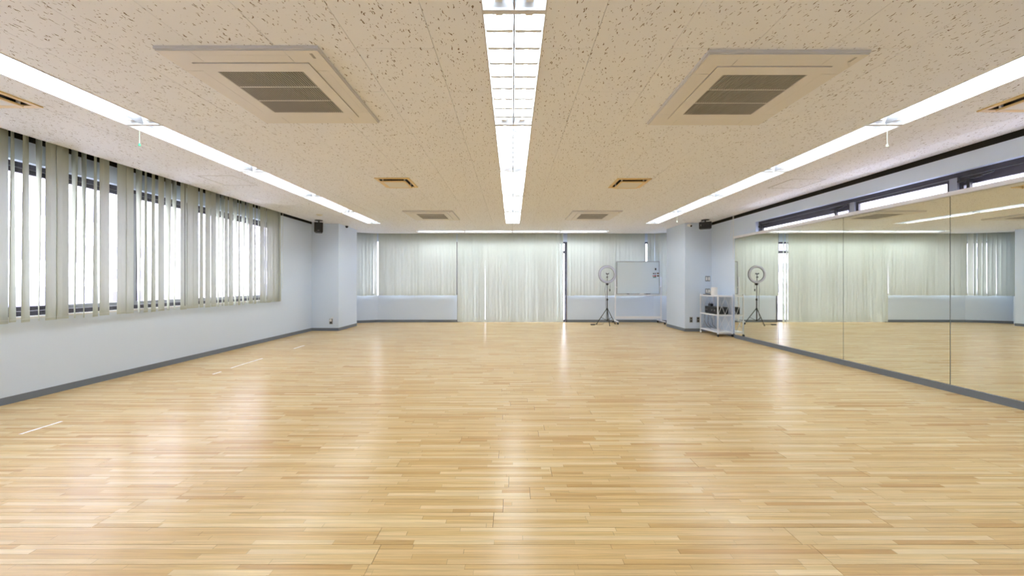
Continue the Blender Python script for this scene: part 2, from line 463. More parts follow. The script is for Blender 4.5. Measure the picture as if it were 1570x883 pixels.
# ---------------------------------------------------------------- ceiling lights
def light_proto(w, louvres, ln=PIT):
    t = thing('ceiling_light', (0, 0, H), '', 'ceiling light')
    hw, hl = w / 2, ln / 2
    mb = MB().frame(-hw, hw, -hl, hl, .007, -.004, .012); mb.box(-hw + .007, hw - .007, -hl + .007, -hl + .014, -.003, .012).box(-hw + .007, hw - .007, hl - .014, hl - .007, -.003, .012).build('frame', M['lip'], t)
    # housing: sloping reflectors, flat top, sloping ends
    zt = .088; ti = hw - .045; e = hl - .07
    mb = MB(); lo = [(-hw + .007, -hl + .006, .001), (hw - .007, -hl + .006, .001), (hw - .007, hl - .006, .001), (-hw + .007, hl - .006, .001)]
    hi = [(-ti, -e, zt), (ti, -e, zt), (ti, e, zt), (-ti, e, zt)]
    mb.v = lo + hi; mb.f = [(0, 1, 5, 4), (1, 2, 6, 5), (2, 3, 7, 6), (3, 0, 4, 7), (4, 5, 6, 7)]
    mb.build('reflector', M['reflector'], t)
    mb = MB(); mb.v = [(-.030, -hl + .03, zt - .001), (.030, -hl + .03, zt - .001), (.0025, -hl + .01, .004), (-.0025, -hl + .01, .004), (-.030, hl - .03, zt - .001), (.030, hl - .03, zt - .001), (.0025, hl - .01, .004), (-.0025, hl - .01, .004)]
    mb.f = [(0, 1, 2, 3), (7, 6, 5, 4), (1, 5, 6, 2), (0, 3, 7, 4), (3, 2, 6, 7)]
    mb.box(-.0035, .0035, -hl + .014, hl - .014, -.001, .003).build('divider', M['mid_frame'], t)
    for s in (-1, 1):
        MB().cyl((s * .076, -hl + .055, .045), (s * .076, hl - .055, .045), .014, 10).build('tube', M['tube'], t, True)
        for q in (-1, 1):
            B(s * .076 - .018, s * .076 + .018, min(q * (hl - .055), q * (hl - .035)), max(q * (hl - .055), q * (hl - .035)), .02, .075).build('tube_socket', M['white'], t)
    if louvres:
        for k in range(1, 9):
            y = -hl + ln * k / 9
            for s in (-1, 1):
                x0, x1 = (.006, hw - .012) if s > 0 else (-hw + .012, -.006)
                mb = MB(); mb.v = [(x0, y - .010, .002), (x1, y - .010, .002), (x1, y + .010, .002), (x0, y + .010, .002), (x0, y - .002, .028), (x1, y - .002, .028), (x1, y + .002, .028), (x0, y + .002, .028)]
                mb.f = [(0, 1, 2, 3), (4, 5, 6, 7), (0, 1, 5, 4), (1, 2, 6, 5), (2, 3, 7, 6), (3, 0, 4, 7)]
                mb.build('louvre', M['reflector'], t)
    return t
ordn = ['nearest', 'second nearest', 'third nearest', 'fourth nearest', 'fifth nearest', 'farthest']
pl = light_proto(LW, True); pn = light_proto(.304, False); pw = light_proto(LW, False)
used = {id(pl): False, id(pn): False, id(pw): False}
def place(p, loc, rz, label, group):
    o = p if not used[id(p)] else dup(p, loc, rz)
    used[id(p)] = True; o.location = loc; o.rotation_euler = (0, 0, rz); o['label'] = label; o['group'] = group
    return o
jobs = []
for k in range(7):                                   # centre row, k = 6 is unseen, added for light on the near end
    y = YE - PIT * (k + .5); n = 5 - k
    lab = 'louvred twin-tube ceiling light, %s of the centre row' % ordn[n] if k < 6 else 'louvred twin-tube ceiling light added unseen to the centre row overhead behind the frame'
    if k < 3: lab = lab.replace('louvred', 'open recessed')
    jobs.append((pl if k >= 3 else pw, (CX, y, H), 0, lab, 'centre row of ceiling lights'))
for side, X in (('left', LX), ('right', RX)):
    for k in range(7):  # last two of each side row are unseen, added to light the near area
        y = YE - PIT * (k + .5); n = 4 - k
        if k < 5: lab = 'open recessed ceiling light, %s of the %s row in view' % (ordn[n] if n < 4 else 'farthest', side)
        else: lab = 'open recessed ceiling light added unseen to the %s row, %s outside the frame' % (side, 'just' if k == 5 else 'overhead')
        jobs.append((pn, (X, y, H), 0, lab, side + ' row of ceiling lights'))
for k in range(4):
    lab = ('leftmost', 'second from left', 'third from left', 'rightmost')[k]
    jobs.append((pn, (.005 - 1.5 * 1.2675 + 1.2675 * k, 9.38, H), R(90), 'crosswise ceiling light by the far blinds, %s of the four' % lab, 'crosswise ceiling lights by the far wall'))
lights = []
protos = (pl, pn, pw)
for j in reversed(jobs):      # protos placed last copies first: keep local data intact
    lights.append((j, place(*j)))
# fix length of crosswise ones slightly
for j, o in lights:
    if j[2]: o.scale = (1, 1.2675 / PIT, 1)
def pull(x, y, zb, par_lab, cordm, knob):
    t = None
    for j, o in lights:
        if abs(j[1][0] - x) < .3 and abs(j[1][1] - y) <= PIT / 2 + .01 and not j[2]: t = o
    lx, ly = x - t.location.x, y - t.location.y
    MB().cyl((lx, ly, .05), (lx, ly, zb + .02 - H), .0022, 6).build('pull_cord', cordm, t)
    MB().cyl((lx, ly, zb + .022 - H), (lx, ly, zb - H), .006, 8, .010).build('pull_knob', knob, t, True)
pull(-3.25, 3.10, 2.30, '', M['cord'], M['green'])
pull(3.26, 3.09, 2.29, '', M['cord'], M['cord'])
pull(3.20, 6.90, 2.28, '', M['cord'], M['cord'])

# ---------------------------------------------------------------- air conditioner cassettes
def ac_proto():
    t = thing('ceiling_air_conditioner', (0, 0, H), '', 'air conditioner')
    a = .47; g = .350
    # outer flange: four corner caps and lip
    mb = MB(); 
    for s, z0, z1, w in ((a, -.018, 0, .012), (a - .006, -.025, -.018, .05)):
        mb.frame(-s, s, -s, s, w, z0, z1)
    mb.build('flange', M['lip'], t)
    for sx_ in (-1, 1):
        for sy_ in (-1, 1):
            x0, x1 = sorted((sx_ * .271, sx_ * (a - .006))); y0, y1 = sorted((sy_ * .271, sy_ * (a - .006)))
            mb = MB()
            for r in subtract([(x0, x1, y0, y1)], (-g - .004, g + .004, -g - .004, g + .004)): mb.box(*r, -.0262, -.0245)
            mb.build('corner_cap', M['unit'], t)
    for q in range(4):
        Tq = Matrix.Rotation(q * math.pi / 2, 4, 'Z')
        mb = MB().box(-.2675, .2675, -a + .006, -g - .005, -.0258, -.0245).box(-.268, .268, -a + .045, -g - .008, -.0264, -.0258)
        mb.xf(Tq).build('flap', M['unit'], t)
    mb = MB(); mb.frame(-g, g, -g, g, g - .268, -.030, -.015); mb.build('grille_frame', M['unit'], t, bevel=0)
    mb = MB(); n = 34
    for i in range(n):
        x = -.268 + .536 * (i + .5) / n; mb.box(x - .0036, x + .0036, -.268, .268, -.029, -.018)
    o = mb.build('grille_bars', M['bar'], t); o['kind'] = 'stuff'
    for y in (-.09, .09): B(-.268, .268, y - .004, y + .004, -.0298, -.017).build('cross_bar', M['unit'], t)
    MB().box(-.34, .34, -.34, .34, .03, .16).build('body', M['gap'], t)
    B(.405, .420, -.44, -.395, -.0275, -.026).build('mark', M['bar'], t)
    return t
acp = ac_proto(); used[id(acp)] = False
acl = ['ceiling air conditioner cassette nearest, left of the centre lights', 'ceiling air conditioner cassette nearest, right of the centre lights',
       'far ceiling air conditioner cassette, left of the centre lights', 'far ceiling air conditioner cassette, right of the centre lights']
for i in (3, 2, 1, 0):
    place(acp, (*AC[i], H), 0, acl[i], 'ceiling air conditioner cassettes')

# ---------------------------------------------------------------- tan diffusers
def df_proto():
    t = thing('air_diffuser', (0, 0, H), '', 'air vent')
    a = .224
    mb = MB(); mb.frame(-a, a, -a, a, .036, -.010, 0); mb.build('frame', M['tan'], t)
    mb = MB()
    for s in (-1, 1):
        for q in (0, 1):
            pass
    # inner sloping collar and dark throat
    mb = MB(); r0_, r1_ = .190, .172
    lo = [(-r0_, -r0_, -.004), (r0_, -r0_, -.004), (r0_, r0_, -.004), (-r0_, r0_, -.004)]
    hi = [(-r1_, -r1_, .04), (r1_, -r1_, .04), (r1_, r1_, .04), (-r1_, r1_, .04)]
    mb.v = lo + hi; mb.f = [(0, 1, 5, 4), (1, 2, 6, 5), (2, 3, 7, 6), (3, 0, 4, 7), (4, 5, 6, 7)]
    mb.build('throat', M['gap'], t)
    mb = MB(); mb.frame(-.160, .160, -.160, .160, .022, -.034, -.020); mb.build('inner_frame', M['tan'], t)
    B(-.139, .139, -.139, .139, -.032, -.022).build('plate', M['plate'], t)
    for sx_ in (-1, 1):
        for sy_ in (-1, 1):
            B(min(sx_ * .135, sx_ * .150), max(sx_ * .135, sx_ * .150), min(sy_ * .135, sy_ * .15), max(sy_ * .135, sy_ * .15), -.022, .04).build('hanger', M['white'], t)
    return t
dfp = df_proto(); used[id(dfp)] = False
dfl = ['tan square air diffuser left of the centre lights, halfway down the room', 'tan square air diffuser right of the centre lights, halfway down the room',
       'tan square air diffuser cut off at the left edge above the window blinds', 'tan square air diffuser cut off at the right edge above the mirrors']
for i in (3, 2, 1, 0): place(dfp, (*DF[i], H), 0, dfl[i], 'tan air diffusers')

# ---------------------------------------------------------------- windows
def window_side(name, x, y0, y1, z0, z1, muls, outward, heads, wide=.034):
    """window in a side wall; frame parts, panes per bay"""
    f = MB(); d0, d1 = sorted((x, x + outward * .07))
    f.box(d0, d1, y0, y1, z0, z0 + .045); f.box(d0, d1, y0, y1, z1 - .045, z1)
    f.box(d0, d1, y0, y0 + .04, z0, z1); f.box(d0, d1, y1 - .04, y1, z0, z1)
    fo = struct(f.build(name, M['dark_frame']))
    for m_ in muls: B(d0 - .002, d1 + .002, m_ - wide, m_ + wide, z0 + .045, z1 - .045).build('mullion', M['mid_frame'], fo)
    ys = [y0 + .04] + sorted(muls) + [y1 - .04]
    for i in range(len(ys) - 1):
        a = ys[i] + (wide if i else 0); b_ = ys[i + 1] - (wide if i < len(ys) - 2 else 0); hd = heads[i % len(heads)]
        xm = x + outward * .035
        s = MB(); st = .035
        s.box(xm - .015, xm + .015, a, b_, z1 - .045 - hd, z1 - .048)
        s.box(xm - .015, xm + .015, a, a + st, z0 + .09, z1 - .045 - hd); s.box(xm - .015, xm + .015, b_ - st, b_, z0 + .09, z1 - .045 - hd)
        so = s.build('sash', M['dark_frame'], fo)
        B(xm - .0155, xm + .0155, a, b_, z0 + .048, z0 + .09).build('bottom_rail', M['mid_frame'] if outward > 0 or i != 2 else M['dark_frame'], so)  # lighter grey colour stands in for light falling on the bottom rails
        B(xm - .017, xm + .0165, a + .01, b_ - .01, z1 - .052, z1 - .047).build('bright_line', M['mid_frame'], so)
        B(xm - .003, xm + .003, a + st, b_ - st, z0 + .09, z1 - .045 - hd).build('pane', M['glass'], so)
    return fo
window_side('window_1', XL - .07, wy0, wy1, SILL + .018, HEAD, [1.65, 2.65, 3.66, 4.375, 5.19], -1, [.05])
w2 = window_side('window_2', XR + .06, rw0, rw1, RSILL, 2.235, [4.79, 3.69, 1.9, .5], 1, [.09, .09, .09, .035, .09])
# latches and stay arms on the right windows
def latch(y):
    o = MB()
    o.box(XR + .035, XR + .06, y - .10, y - .02, 2.13, 2.15); o.box(XR + .03, XR + .06, y - .125, y - .10, 2.03, 2.15)
    o.cyl((XR + .03, y - .16, 2.145), (XR + .03, y - .30, 2.165), .008, 8); o.box(XR + .02, XR + .045, y - .22, y - .13, 2.140, 2.160)
    o.build('window_latch', M['black'], w2, True)
latch(3.66); latch(5.12); latch(6.60)
# far windows
def window_seg(name, i, x0, x1, z0, z1, muls, transom=None):
    Tm, ln = seg_T(pts[i], pts[i + 1]); y0, y1 = .075, .125
    f = MB().box(x0, x1, y0, y1, z0, z0 + .05).box(x0, x1, y0, y1, z1 - .05, z1).box(x0, x0 + .04, y0, y1, z0 + .05, z1 - .05).box(x1 - .04, x1, y0, y1, z0 + .05, z1 - .05)
    fo = struct(f.xf(Tm).build(name, M['dark_frame']))
    for m_ in muls: MB().box(m_ - .03, m_ + .03, y0 - .002, y1 + .002, z0 + .05, z1 - .05).xf(Tm).build('mullion', M['dark_frame'], fo)
    if transom: MB().box(x0 + .04, x1 - .04, y0 - .003, y1 + .003, transom - .035, transom + .035).xf(Tm).build('transom', M['dark_frame'], fo)
    xs = [x0 + .04] + muls + [x1 - .04]; zs = [z0 + .05] + ([transom] if transom else []) + [z1 - .05]
    for a, b_ in zip(xs, xs[1:]):
        for c, d in zip(zs, zs[1:]):
            MB().box(a + .005, b_ - .005, .097, .103, c + .005, d - .005).xf(Tm).build('pane', M['glass'], fo)
window_seg('window_3', 0, .10, .925, .75, HEAD, [])
window_seg('window_4', 1, .10, 2.223, .75, HEAD, [1.1])
window_seg('window_5', 2, 0.0, 3.045, .012, HEAD, [.70, 1.52, 2.29], 1.965)
window_seg('window_6', 3, 0, 2.33, .75, HEAD, [1.15, 2.205])
window_seg('window_7', 4, .10, .60, .75, HEAD, [])
for i, (xa, xb) in enumerate(((0, 0.925), (0, 2.223), (0, 2.432), (0, .62))):
    sI = (0, 1, 3, 4)[i]; Tm, ln = seg_T(pts[sI], pts[sI + 1])
    struct(MB().box(xa, min(xb, ln), .0, .07, .75, .757).xf(Tm).build('trim_%d' % (9 + i), M['white']))

# ---------------------------------------------------------------- vertical blinds
def slat_mesh(parent, cx, cy, ang, base_ang, z0, z1, w, mtl, tw=.8, sway=0):
    """one fabric slat; ang rotates about its own axis, base_ang is the direction of the rail"""
    mb = MB(); n = 5; th = .0011
    for j in range(n):
        f = j / (n - 1); z = z1 + (z0 - z1) * f; a = base_ang + ang * (1 + (tw - 1) * f)
        ux, uy = math.cos(a), math.sin(a); nx, ny = -uy, ux
        for s, c in ((-1, -1), (0, -1), (1, -1), (1, 1), (0, 1), (-1, 1)):
            bow = .003 * (1 - abs(s))
            mb.v.append((cx + ux * s * w / 2 + nx * (c * th + bow) + sway * f * ux, cy + uy * s * w / 2 + ny * (c * th + bow) + sway * f * uy, z))
    for j in range(n - 1):
        for i in range(6):
            a = j * 6 + i; b_ = j * 6 + (i + 1) % 6; mb.f.append((a, b_, b_ + 6, a + 6))
    mb.f += [tuple(range(6)), tuple((n - 1) * 6 + i for i in range(6))]
    return mb.build('slat', mtl, parent)
XB = -4.53
near_slats = [(3.224, 45), (3.309, 36), (3.404, 75), (3.49, 13), (3.584, 2), (3.678, 76), (3.762, 71), (3.862, 39), (3.951, 4), (4.123, 2), (4.215, 12), (4.312, 78), (4.397, 36), (4.486, 30), (4.59, 13), (4.68, 80), (4.768, 70)]
far_slats = [(4.902, 5), (4.997, 3), (5.09, 9), (5.178, 22), (5.296, 5), (5.387, 3), (5.476, 67), (5.554, 65), (5.635, 16), (5.722, 7), (5.817, 69), (5.896, 29), (5.988, 69), (6.078, 59), (6.167, 3), (6.258, 27), (6.35, 45), (6.439, -8), (6.53, 22), (6.612, -6), (6.70, -10), (6.785, -10), (6.865, -8), (6.93, 20)]
rs = random.Random(5)
pre = [(3.145 - .09 * i, rs.choice((2, 8, 14, 74, 78, 30, 70))) for i in range(1, 24)]
near_slats = sorted(pre + [(3.145, 3)] + near_slats)
def blind_left(sl, y0, y1, label):
    t = thing('vertical_blind', (XB, (y0 + y1) / 2, 0), label, 'blind', 'vertical blinds on the left wall')
    t.matrix_world = Matrix.Identity(4); t.location = (XB, (y0 + y1) / 2, .74)
    ox, oy = XB, (y0 + y1) / 2
    B(XB - .018 - ox, XB + .018 - ox, y0 - oy, y1 - oy, 2.500 - .74, 2.545 - .74).build('head_rail', M['slot'], t)
    for i, (y, a) in enumerate(sl):
        r = random.Random(int(y * 1000))
        zb = .742 + r.uniform(-.006, .006)
        o = slat_mesh(t, (i % 2) * .004 - .002, y - oy, R(a), R(90), zb - .74, 2.503 - .74, .099, M['fabric'], .72, r.uniform(-.004, .004))
    ch = MB()
    for (ya, aa), (yb, ab) in zip(sl, sl[1:]):
        if yb - ya < .2: ch.cyl((.055 * math.sin(R(aa)) * .7, ya - oy, .03), (.055 * math.sin(R(ab)) * .7, yb - oy, .03), .0012, 4)
    o = ch.build('bead_chain', M['white'], t); return t
t1 = blind_left(near_slats, 1.03, 4.835, 'near vertical blind on the left wall with many slats turned open')
t2 = blind_left(far_slats, 4.845, 6.97, 'far vertical blind on the left wall, mostly closed, beside the bare corner')
MB().cyl((.05, 1.035, 1.72), (.05, 1.035, .25), .003, 6).build('control_wand', M['white'], t2)
MB().cyl((.03, -1.02, 1.72), (.03, -1.02, .05), .003, 6).build('control_wand', M['black'], t2)

def blind_far(i, x0, x1, z0, label, seed, opens=(), base=13, first=None):
    """blind along wall segment i, local x0..x1; opens: list of (local x, angle or None for a missing slat)"""
    Tm, ln = seg_T(pts[i], pts[i + 1]); ang0 = math.atan2(pts[i + 1][1] - pts[i][1], pts[i + 1][0] - pts[i][0])
    c = Tm @ Vector(((x0 + x1) / 2, -.065, 0))
    t = thing('vertical_blind', (c.x, c.y, z0), label, 'blind', 'vertical blinds along the far wall')
    r = random.Random(seed); n = max(2, round((x1 - x0) / .089)); p = (x1 - x0) / n
    MB().box(x0, x1, -.080, -.050, 2.500, 2.545).xf(Matrix.Translation(-Vector(t.location)) @ Tm).build('head_rail', M['slot'], t)
    for k in range(n):
        x = x0 + p * (k + .5); a = base + r.uniform(-8, 9)
        skip = False
        for ox_, oa in opens:
            if abs(ox_ - x) < p / 2 + 1e-6:
                if oa is None: skip = True
                else: a = oa
        if skip: continue
        q = Tm @ Vector((x, -.065, 0))
        slat_mesh(t, q.x - c.x, q.y - c.y, R(a), ang0, r.uniform(-.006, .006), 2.503 - z0, .1, M['fabric_back'], r.uniform(.5, 1.25), r.uniform(-.006, .006))
    return t
blind_far(0, .02, .915, .745, 'short vertical blind on the angled window left of the far wall, beside the left pier', 11, [(.53, -14), (.62, -20), (.71, -6), (.80, -30), (.44, -4), (.35, -14), (.26, -8), (.13, -14)], 15)
blind_far(1, .045, 2.205, .75, 'short vertical blind over the low white wall left of the full-height blinds', 12)
blind_far(2, .012, .770, .015, 'narrow full-height vertical blind, left one at the far window', 13)
blind_far(2, .780, 2.945, .015, 'wide full-height vertical blind in the middle of the far wall', 14, [(2.90, -44), (2.81, -40)], 8)
blind_far(3, .012, 2.155, .745, 'short vertical blind behind the ring light and the whiteboard', 15, (), 2)
blind_far(3, 2.245, 2.425, .745, 'narrow strip of vertical blind above the whiteboard\'s top right corner', 16, (), 4)
blind_far(4, .045, .56, .745, 'short vertical blind on the angled window beside the right pier', 17, (), 3)

# ---------------------------------------------------------------- mirrors
ys = [7.108, 5.941, 4.777, 3.611, 2.445]
ml = ['tall wall mirror panel farthest away, beside the white wire shelf', 'wall mirror panel second from the far end of the right wall',
      'wall mirror panel third from the far end, reflecting the far blinds', 'wall mirror panel cut off by the right edge of the photo']
for i in range(4):
    t = thing('mirror_panel', (4.4555, (ys[i] + ys[i + 1]) / 2, .072), ml[i], 'mirror', 'wall mirror panels')
    h = (ys[i] - ys[i + 1]) / 2 - .0022
    B(-.0045, -.0005, -h, h, 0, 1.911).build('backing', M['mirror_edge'], t)
    o = MB(); o.v = [(-.0050, -h + .001, .001), (-.0050, h - .001, .001), (-.0050, h - .001, 1.910), (-.0050, -h + .001, 1.910)]; o.f = [(0, 1, 2, 3)]
    B(-.0055, -.0046, -h + .001, h - .001, .001, 1.910).build('silvered_glass', M['mirror'], t)
tag(MB().box(4.444, 4.4525, 1.28, 2.442, .073, 1.983).build('wall_cover_panel', M['grey_paint']), 'pale panel beside the last mirror, outside the frame', 'panel')
# hanging cords by the far end of the mirrors
tag(MB().cyl((4.46, 7.16, 2.52), (4.455, 7.165, 1.60), .004, 6).build('blind_cord', M['white']), 'thin white cord hanging from the ceiling slot by the mirrors\' far end', 'cord')
tag(MB().cyl((4.44, 7.14, 2.50), (4.42, 7.20, 2.03), .0025, 6).build('blind_cord', M['white']), 'slanting thin cord from the ceiling slot to the mirror trim end', 'cord')

# ---------------------------------------------------------------- whiteboard on wheels
wb = thing('rolling_whiteboard', (3.40, 9.60, 0), 'blank whiteboard on a white wheeled stand before the far blinds', 'whiteboard')
x0, x1 = -.585, .575
B(x0 + .014, x1 - .014, -.006, .006, .812, 1.666).build('writing_surface', M['board_white'], wb)
mb = MB()
mb.box(x0, x1, -.012, .012, .798, .812).box(x0, x1, -.012, .012, 1.666, 1.681).box(x0, x0 + .014, -.012, .012, .812, 1.666).box(x1 - .014, x1, -.012, .012, .812, 1.666)
mb.build('board_frame', M['steel'], wb)
for x in (-.615, .62):
    B(x - .014, x + .014, -.012, .018, .075, 1.26).build('post', M['white_metal'], wb, bevel=.003)
    mb = MB(); mb.box(x - .016, x + .016, -.26, .26, .060, .085); mb.build('foot', M['white_metal'], wb, bevel=.004)
    for y in (-.235, .225):
        c = MB().cyl((x - .012, y, .031), (x + .012, y, .031), .030, 14).cyl((x, y, .05), (x, y, .065), .012, 8)
        c.build('caster', M['rubber'], wb, True)
B(-.601, .606, -.008, .012, .13, .195).build('lower_rail', M['white_metal'], wb)
B(-.601, .606, -.008, .012, .745, .765).build('upper_rail', M['white_metal'], wb)
mb = MB().box(x0 + .01, x1 - .01, -.085, -.013, .780, .785).box(x0 + .01, x1 - .01, -.088, -.084, .780, .797)
mb.build('pen_tray', M['white_metal'], wb)
for x in (-.608, .613): MB().cyl((x, -.02, .98), (x * .95, .0, .98), .018, 10).build('pivot_knob', M['white'], wb)
WX, WY = 3.40, 9.60
tag(B(WX - .32, WX - .26, WY - .075, WY - .030, .7852, .812).build('whiteboard_eraser', M['black'], bevel=.004), 'small black eraser on the left half of the whiteboard tray', 'eraser')
tag(MB().cyl((WX + .19, WY - .05, .800), (WX + .31, WY - .05, .800), .0140, 10).build('marker_pen', M['black'], None, True), 'thick dark marker pen on the right half of the whiteboard tray', 'marker')
tag(B(WX + .02, WX + .13, WY - .078, WY - .035, .7852, .822).build('cleaning_cloth', M['white'], bevel=.010), 'white folded cloth on the middle of the whiteboard tray', 'cloth')
def wbx(px): return (px - 785.3) * 9.59 / 545
def wbz(py): return 1.11 + (433 - py) * 9.59 / 545
mg = [('black square magnet alone near the whiteboard\'s top right corner', 1004, 1006.2, 411, 414.2, 'black'),
      ('long black magnet, top left of the magnet cluster', 1001, 1003.3, 418.7, 420.1, 'black'),
      ('small grey magnet beside the long black magnet', 1003.8, 1005.8, 418.4, 420.6, 'mid_frame'),
      ('dark brown magnet, top right of the cluster by the frame', 1007.1, 1010.2, 418.2, 420.2, 'brown'),
      ('narrow red magnet at the left of the cluster', 1000.9, 1002, 422.0, 424.0, 'red'),
      ('wider red magnet in the middle of the cluster', 1003.0, 1006, 422.0, 424.0, 'red'),
      ('dark olive magnet, lower right of the cluster', 1007.1, 1010.3, 421.8, 423.9, 'brown'),
      ('flat teal magnet at the bottom of the cluster', 1001, 1006, 424.4, 425.8, 'teal')]
for lab, a, b_, c, d, mm in mg:
    tag(B(wbx(a), wbx(b_), WY - .0125, WY - .0062, wbz(d), wbz(c)).build('magnet', M[mm], bevel=.002), lab, 'magnet', 'magnets on the whiteboard')

# ---------------------------------------------------------------- ring light on tripod
RXp, RYp = 2.49, 9.32
rl = thing('ring_light', (RXp, RYp, 0), 'switched-off white ring light on a black tripod left of the whiteboard', 'ring light')
zc = 1.322; RO, RI = .232, .176
MB().ring((0, -.02, zc), 'y', (RO + RI) / 2, (RO - RI) / 2, 48, 10, .35).build('diffuser_ring', M['ringlight'], rl, True)
MB().ring((0, -.004, zc), 'y', (RO + RI) / 2, (RO - RI) / 2 + .004, 48, 8, .22).build('back_shell', M['black'], rl, True)
ph = MB().box(-.030, .030, -.03, .0, zc + .0, zc + .022).box(-.036, -.026, -.045, .0, zc + .012, zc + .034).box(.026, .036, -.045, 0, zc + .012, zc + .034)
ph.cyl((0, -.012, zc), (0, -.012, zc - .165), .007, 8).box(-.024, .012, -.03, .0, zc - .085, zc - .06)
ph.build('phone_holder', M['black'], rl)
MB().box(-.022, .022, -.02, .02, zc - .285, zc - .225).cyl((0, 0, zc - .20), (.0, -.006, zc - .235), .014, 10).cyl((-.03, 0, zc - .26), (.045, 0, zc - .255), .009, 8).build('tilt_head', M['black'], rl)
MB().cyl((0, 0, .66), (0, 0, zc - .28), .0085, 10).build('upper_pole', M['black'], rl, True)
MB().cyl((0, 0, .10), (0, 0, .68), .0125, 12).build('lower_pole', M['black'], rl, True)
MB().cyl((0, 0, .635), (0, 0, .69), .020, 12).cyl((0, 0, .66), (.035, 0, .66), .006, 8).build('clamp_collar', M['black'], rl, True)
MB().cyl((0, 0, .39), (0, 0, .435), .022, 12).build('leg_hub', M['black'], rl, True)
MB().cyl((0, 0, .10), (0, 0, .135), .019, 12).build('brace_hub', M['black'], rl, True)
for a in (-100, 20, 150):
    ca, sa = math.cos(R(a + 8)), math.sin(R(a + 8)); rr = .275
    MB().cyl((ca * .015, sa * .015, .415), (ca * rr, sa * rr, .012), .0085, 8).build('leg', M['black'], rl, True)
    MB().cyl((ca * .01, sa * .01, .115), (ca * rr * .56, sa * rr * .56, .19), .005, 6).build('brace', M['black'], rl, True)
    MB().cyl((ca * (rr - .012), sa * (rr - .012), .02), (ca * (rr + .012), sa * (rr + .012), .002), .011, 8).build('rubber_foot', M['rubber'], rl, True)
pth = [(.02, 0, zc - .20), (-.05, -.02, 1.08), (-.062, -.02, .9), (-.045, -.02, .74), (-.05, -.02, .55), (-.03, -.03, .35), (-.05, -.04, .15), (-.12, -.05, .02), (-.28, -.06, .008), (-.33, -.06, .012)]
MB().tube(pth, .0035).build('power_cord', M['black'], rl, True)
pth = [(.03, 0, zc - .19), (.065, -.02, 1.10), (.072, -.02, 1.0), (.065, -.02, .93)]
MB().tube(pth, .003).build('remote_cord', M['black'], rl, True)
B(.055, .075, -.03, -.012, .88, .94).build('remote', M['black'], rl)
tag(B(RXp - .45, RXp - .335, RYp - .09, RYp - .04, 0, .028).build('power_adapter', M['black'], bevel=.005), 'black power adapter lying on the floor left of the tripod', 'adapter')

# ---------------------------------------------------------------- wire shelf trolley
sx0, sx1, sy0, sy1 = 4.18, 4.495, 7.235, 7.92
sh = thing('shelf_trolley', ((sx0 + sx1) / 2, (sy0 + sy1) / 2, 0), 'white folding metal shelf trolley on casters in the right corner', 'shelf')
hx, hy = (sx1 - sx0) / 2, (sy1 - sy0) / 2
for sx_ in (-1, 1):
    for sy_ in (-1, 1):
        x, y = sx_ * (hx - .01), sy_ * (hy - .01)
        B(x - .010, x + .010, y - .010, y + .010, .055, .865).build('post', M['white_metal'], sh, bevel=.003)
        MB().cyl((x - .009, y - .008, .026), (x + .009, y - .008, .026), .0255, 14).cyl((x, y, .03), (x, y, .058), .008, 8).build('caster', M['rubber'] if sy_ < 0 else M['white'], sh, True)
for z in (.835, .445, .100):
    mb = MB().box(-hx + .02, hx - .02, -hy + .004, hy - .004, z - .003, z + .004)
    mb.box(-hx + .02, hx - .02, -hy + .002, -hy + .012, z - .022, z + .004).box(-hx + .02, hx - .02, hy - .012, hy - .002, z - .022, z + .004)
    mb.box(-hx + .001, -hx + .010, -hy + .02, hy - .02, z - .022, z + .004).box(hx - .010, hx - .001, -hy + .02, hy - .02, z - .022, z + .004)
    mb.build('shelf_board', M['white_metal'], sh)
B(-hx + .02, hx - .02, -hy + .004, -hy + .012, .058, .068).build('lower_bar', M['white_metal'], sh)
def lattice(y, z0, z1):
    n = 2; wd = (hx * 2 - .04) / n
    for k in range(n):
        a = -hx + .02 + wd * k
        for s in (0, 1):
            p = (a, y, z0) if s == 0 else (a, y, z1); q = (a + wd, y, z1) if s == 0 else (a + wd, y, z0)
            MB().cyl(p, q, .0035, 6).build('brace', M['white_metal'], sh)
for y in (-hy + .008, hy - .008): lattice(y, .110, .420); lattice(y, .455, .810)
SX, SY = (sx0 + sx1) / 2, (sy0 + sy1) / 2
ap = thing('audio_amplifier', (SX, 7.545, .4495), 'black audio amplifier on the middle shelf of the white trolley', 'amplifier')
B(-.125, .110, -.225, .225, .008, .150).build('case', M['amp'], ap, bevel=.004)
B(-.1275, -.1245, -.215, .215, .016, .142).build('front_panel', M['black'], ap)
for y in (-.16, -.06, .12, .17): MB().cyl((-.127, y, .08), (-.142, y, .08), .016 if y < 0 else .009, 12).build('knob', M['steel'], ap, True)
for x, y in ((-.10, -.2), (.09, -.2), (-.10, .2), (.09, .2)): MB().cyl((x, y, 0), (x, y, .009), .012, 8).build('foot', M['rubber'], ap)
mc = thing('wireless_receiver', (SX - .06, 7.66, .6000), 'small dark receiver on top of the amplifier', 'receiver')
B(-.03, .03, -.045, .045, 0, .055).build('case', M['black'], mc, bevel=.004)
for y in (-.035, .035): MB().cyl((0, y, .05), (0, y * 1.2, .085), .004, 6).build('antenna', M['black'], mc)
hu = thing('paper_roll', (4.262, 7.50, .8395), 'upright white cylinder on top of the shelf trolley', 'cylinder')
MB().cyl((0, 0, 0), (0, 0, .165), .062, 28).build('body', M['white'], hu, True)
MB().cyl((0, 0, .1652), (0, 0, .172), .056, 28).build('lid', M['white_metal'], hu, True)
tb = thing('tablet', (4.285, 7.745, .8395), 'flat black device lying on the trolley top beside the cylinder', 'tablet')
B(-.075, .075, -.10, .10, 0, .014).build('body', M['black'], tb, bevel=.003)
cl = thing('cable_box', (4.315, 7.75, .8540), 'small crumpled white object on top of the flat black device', 'object')
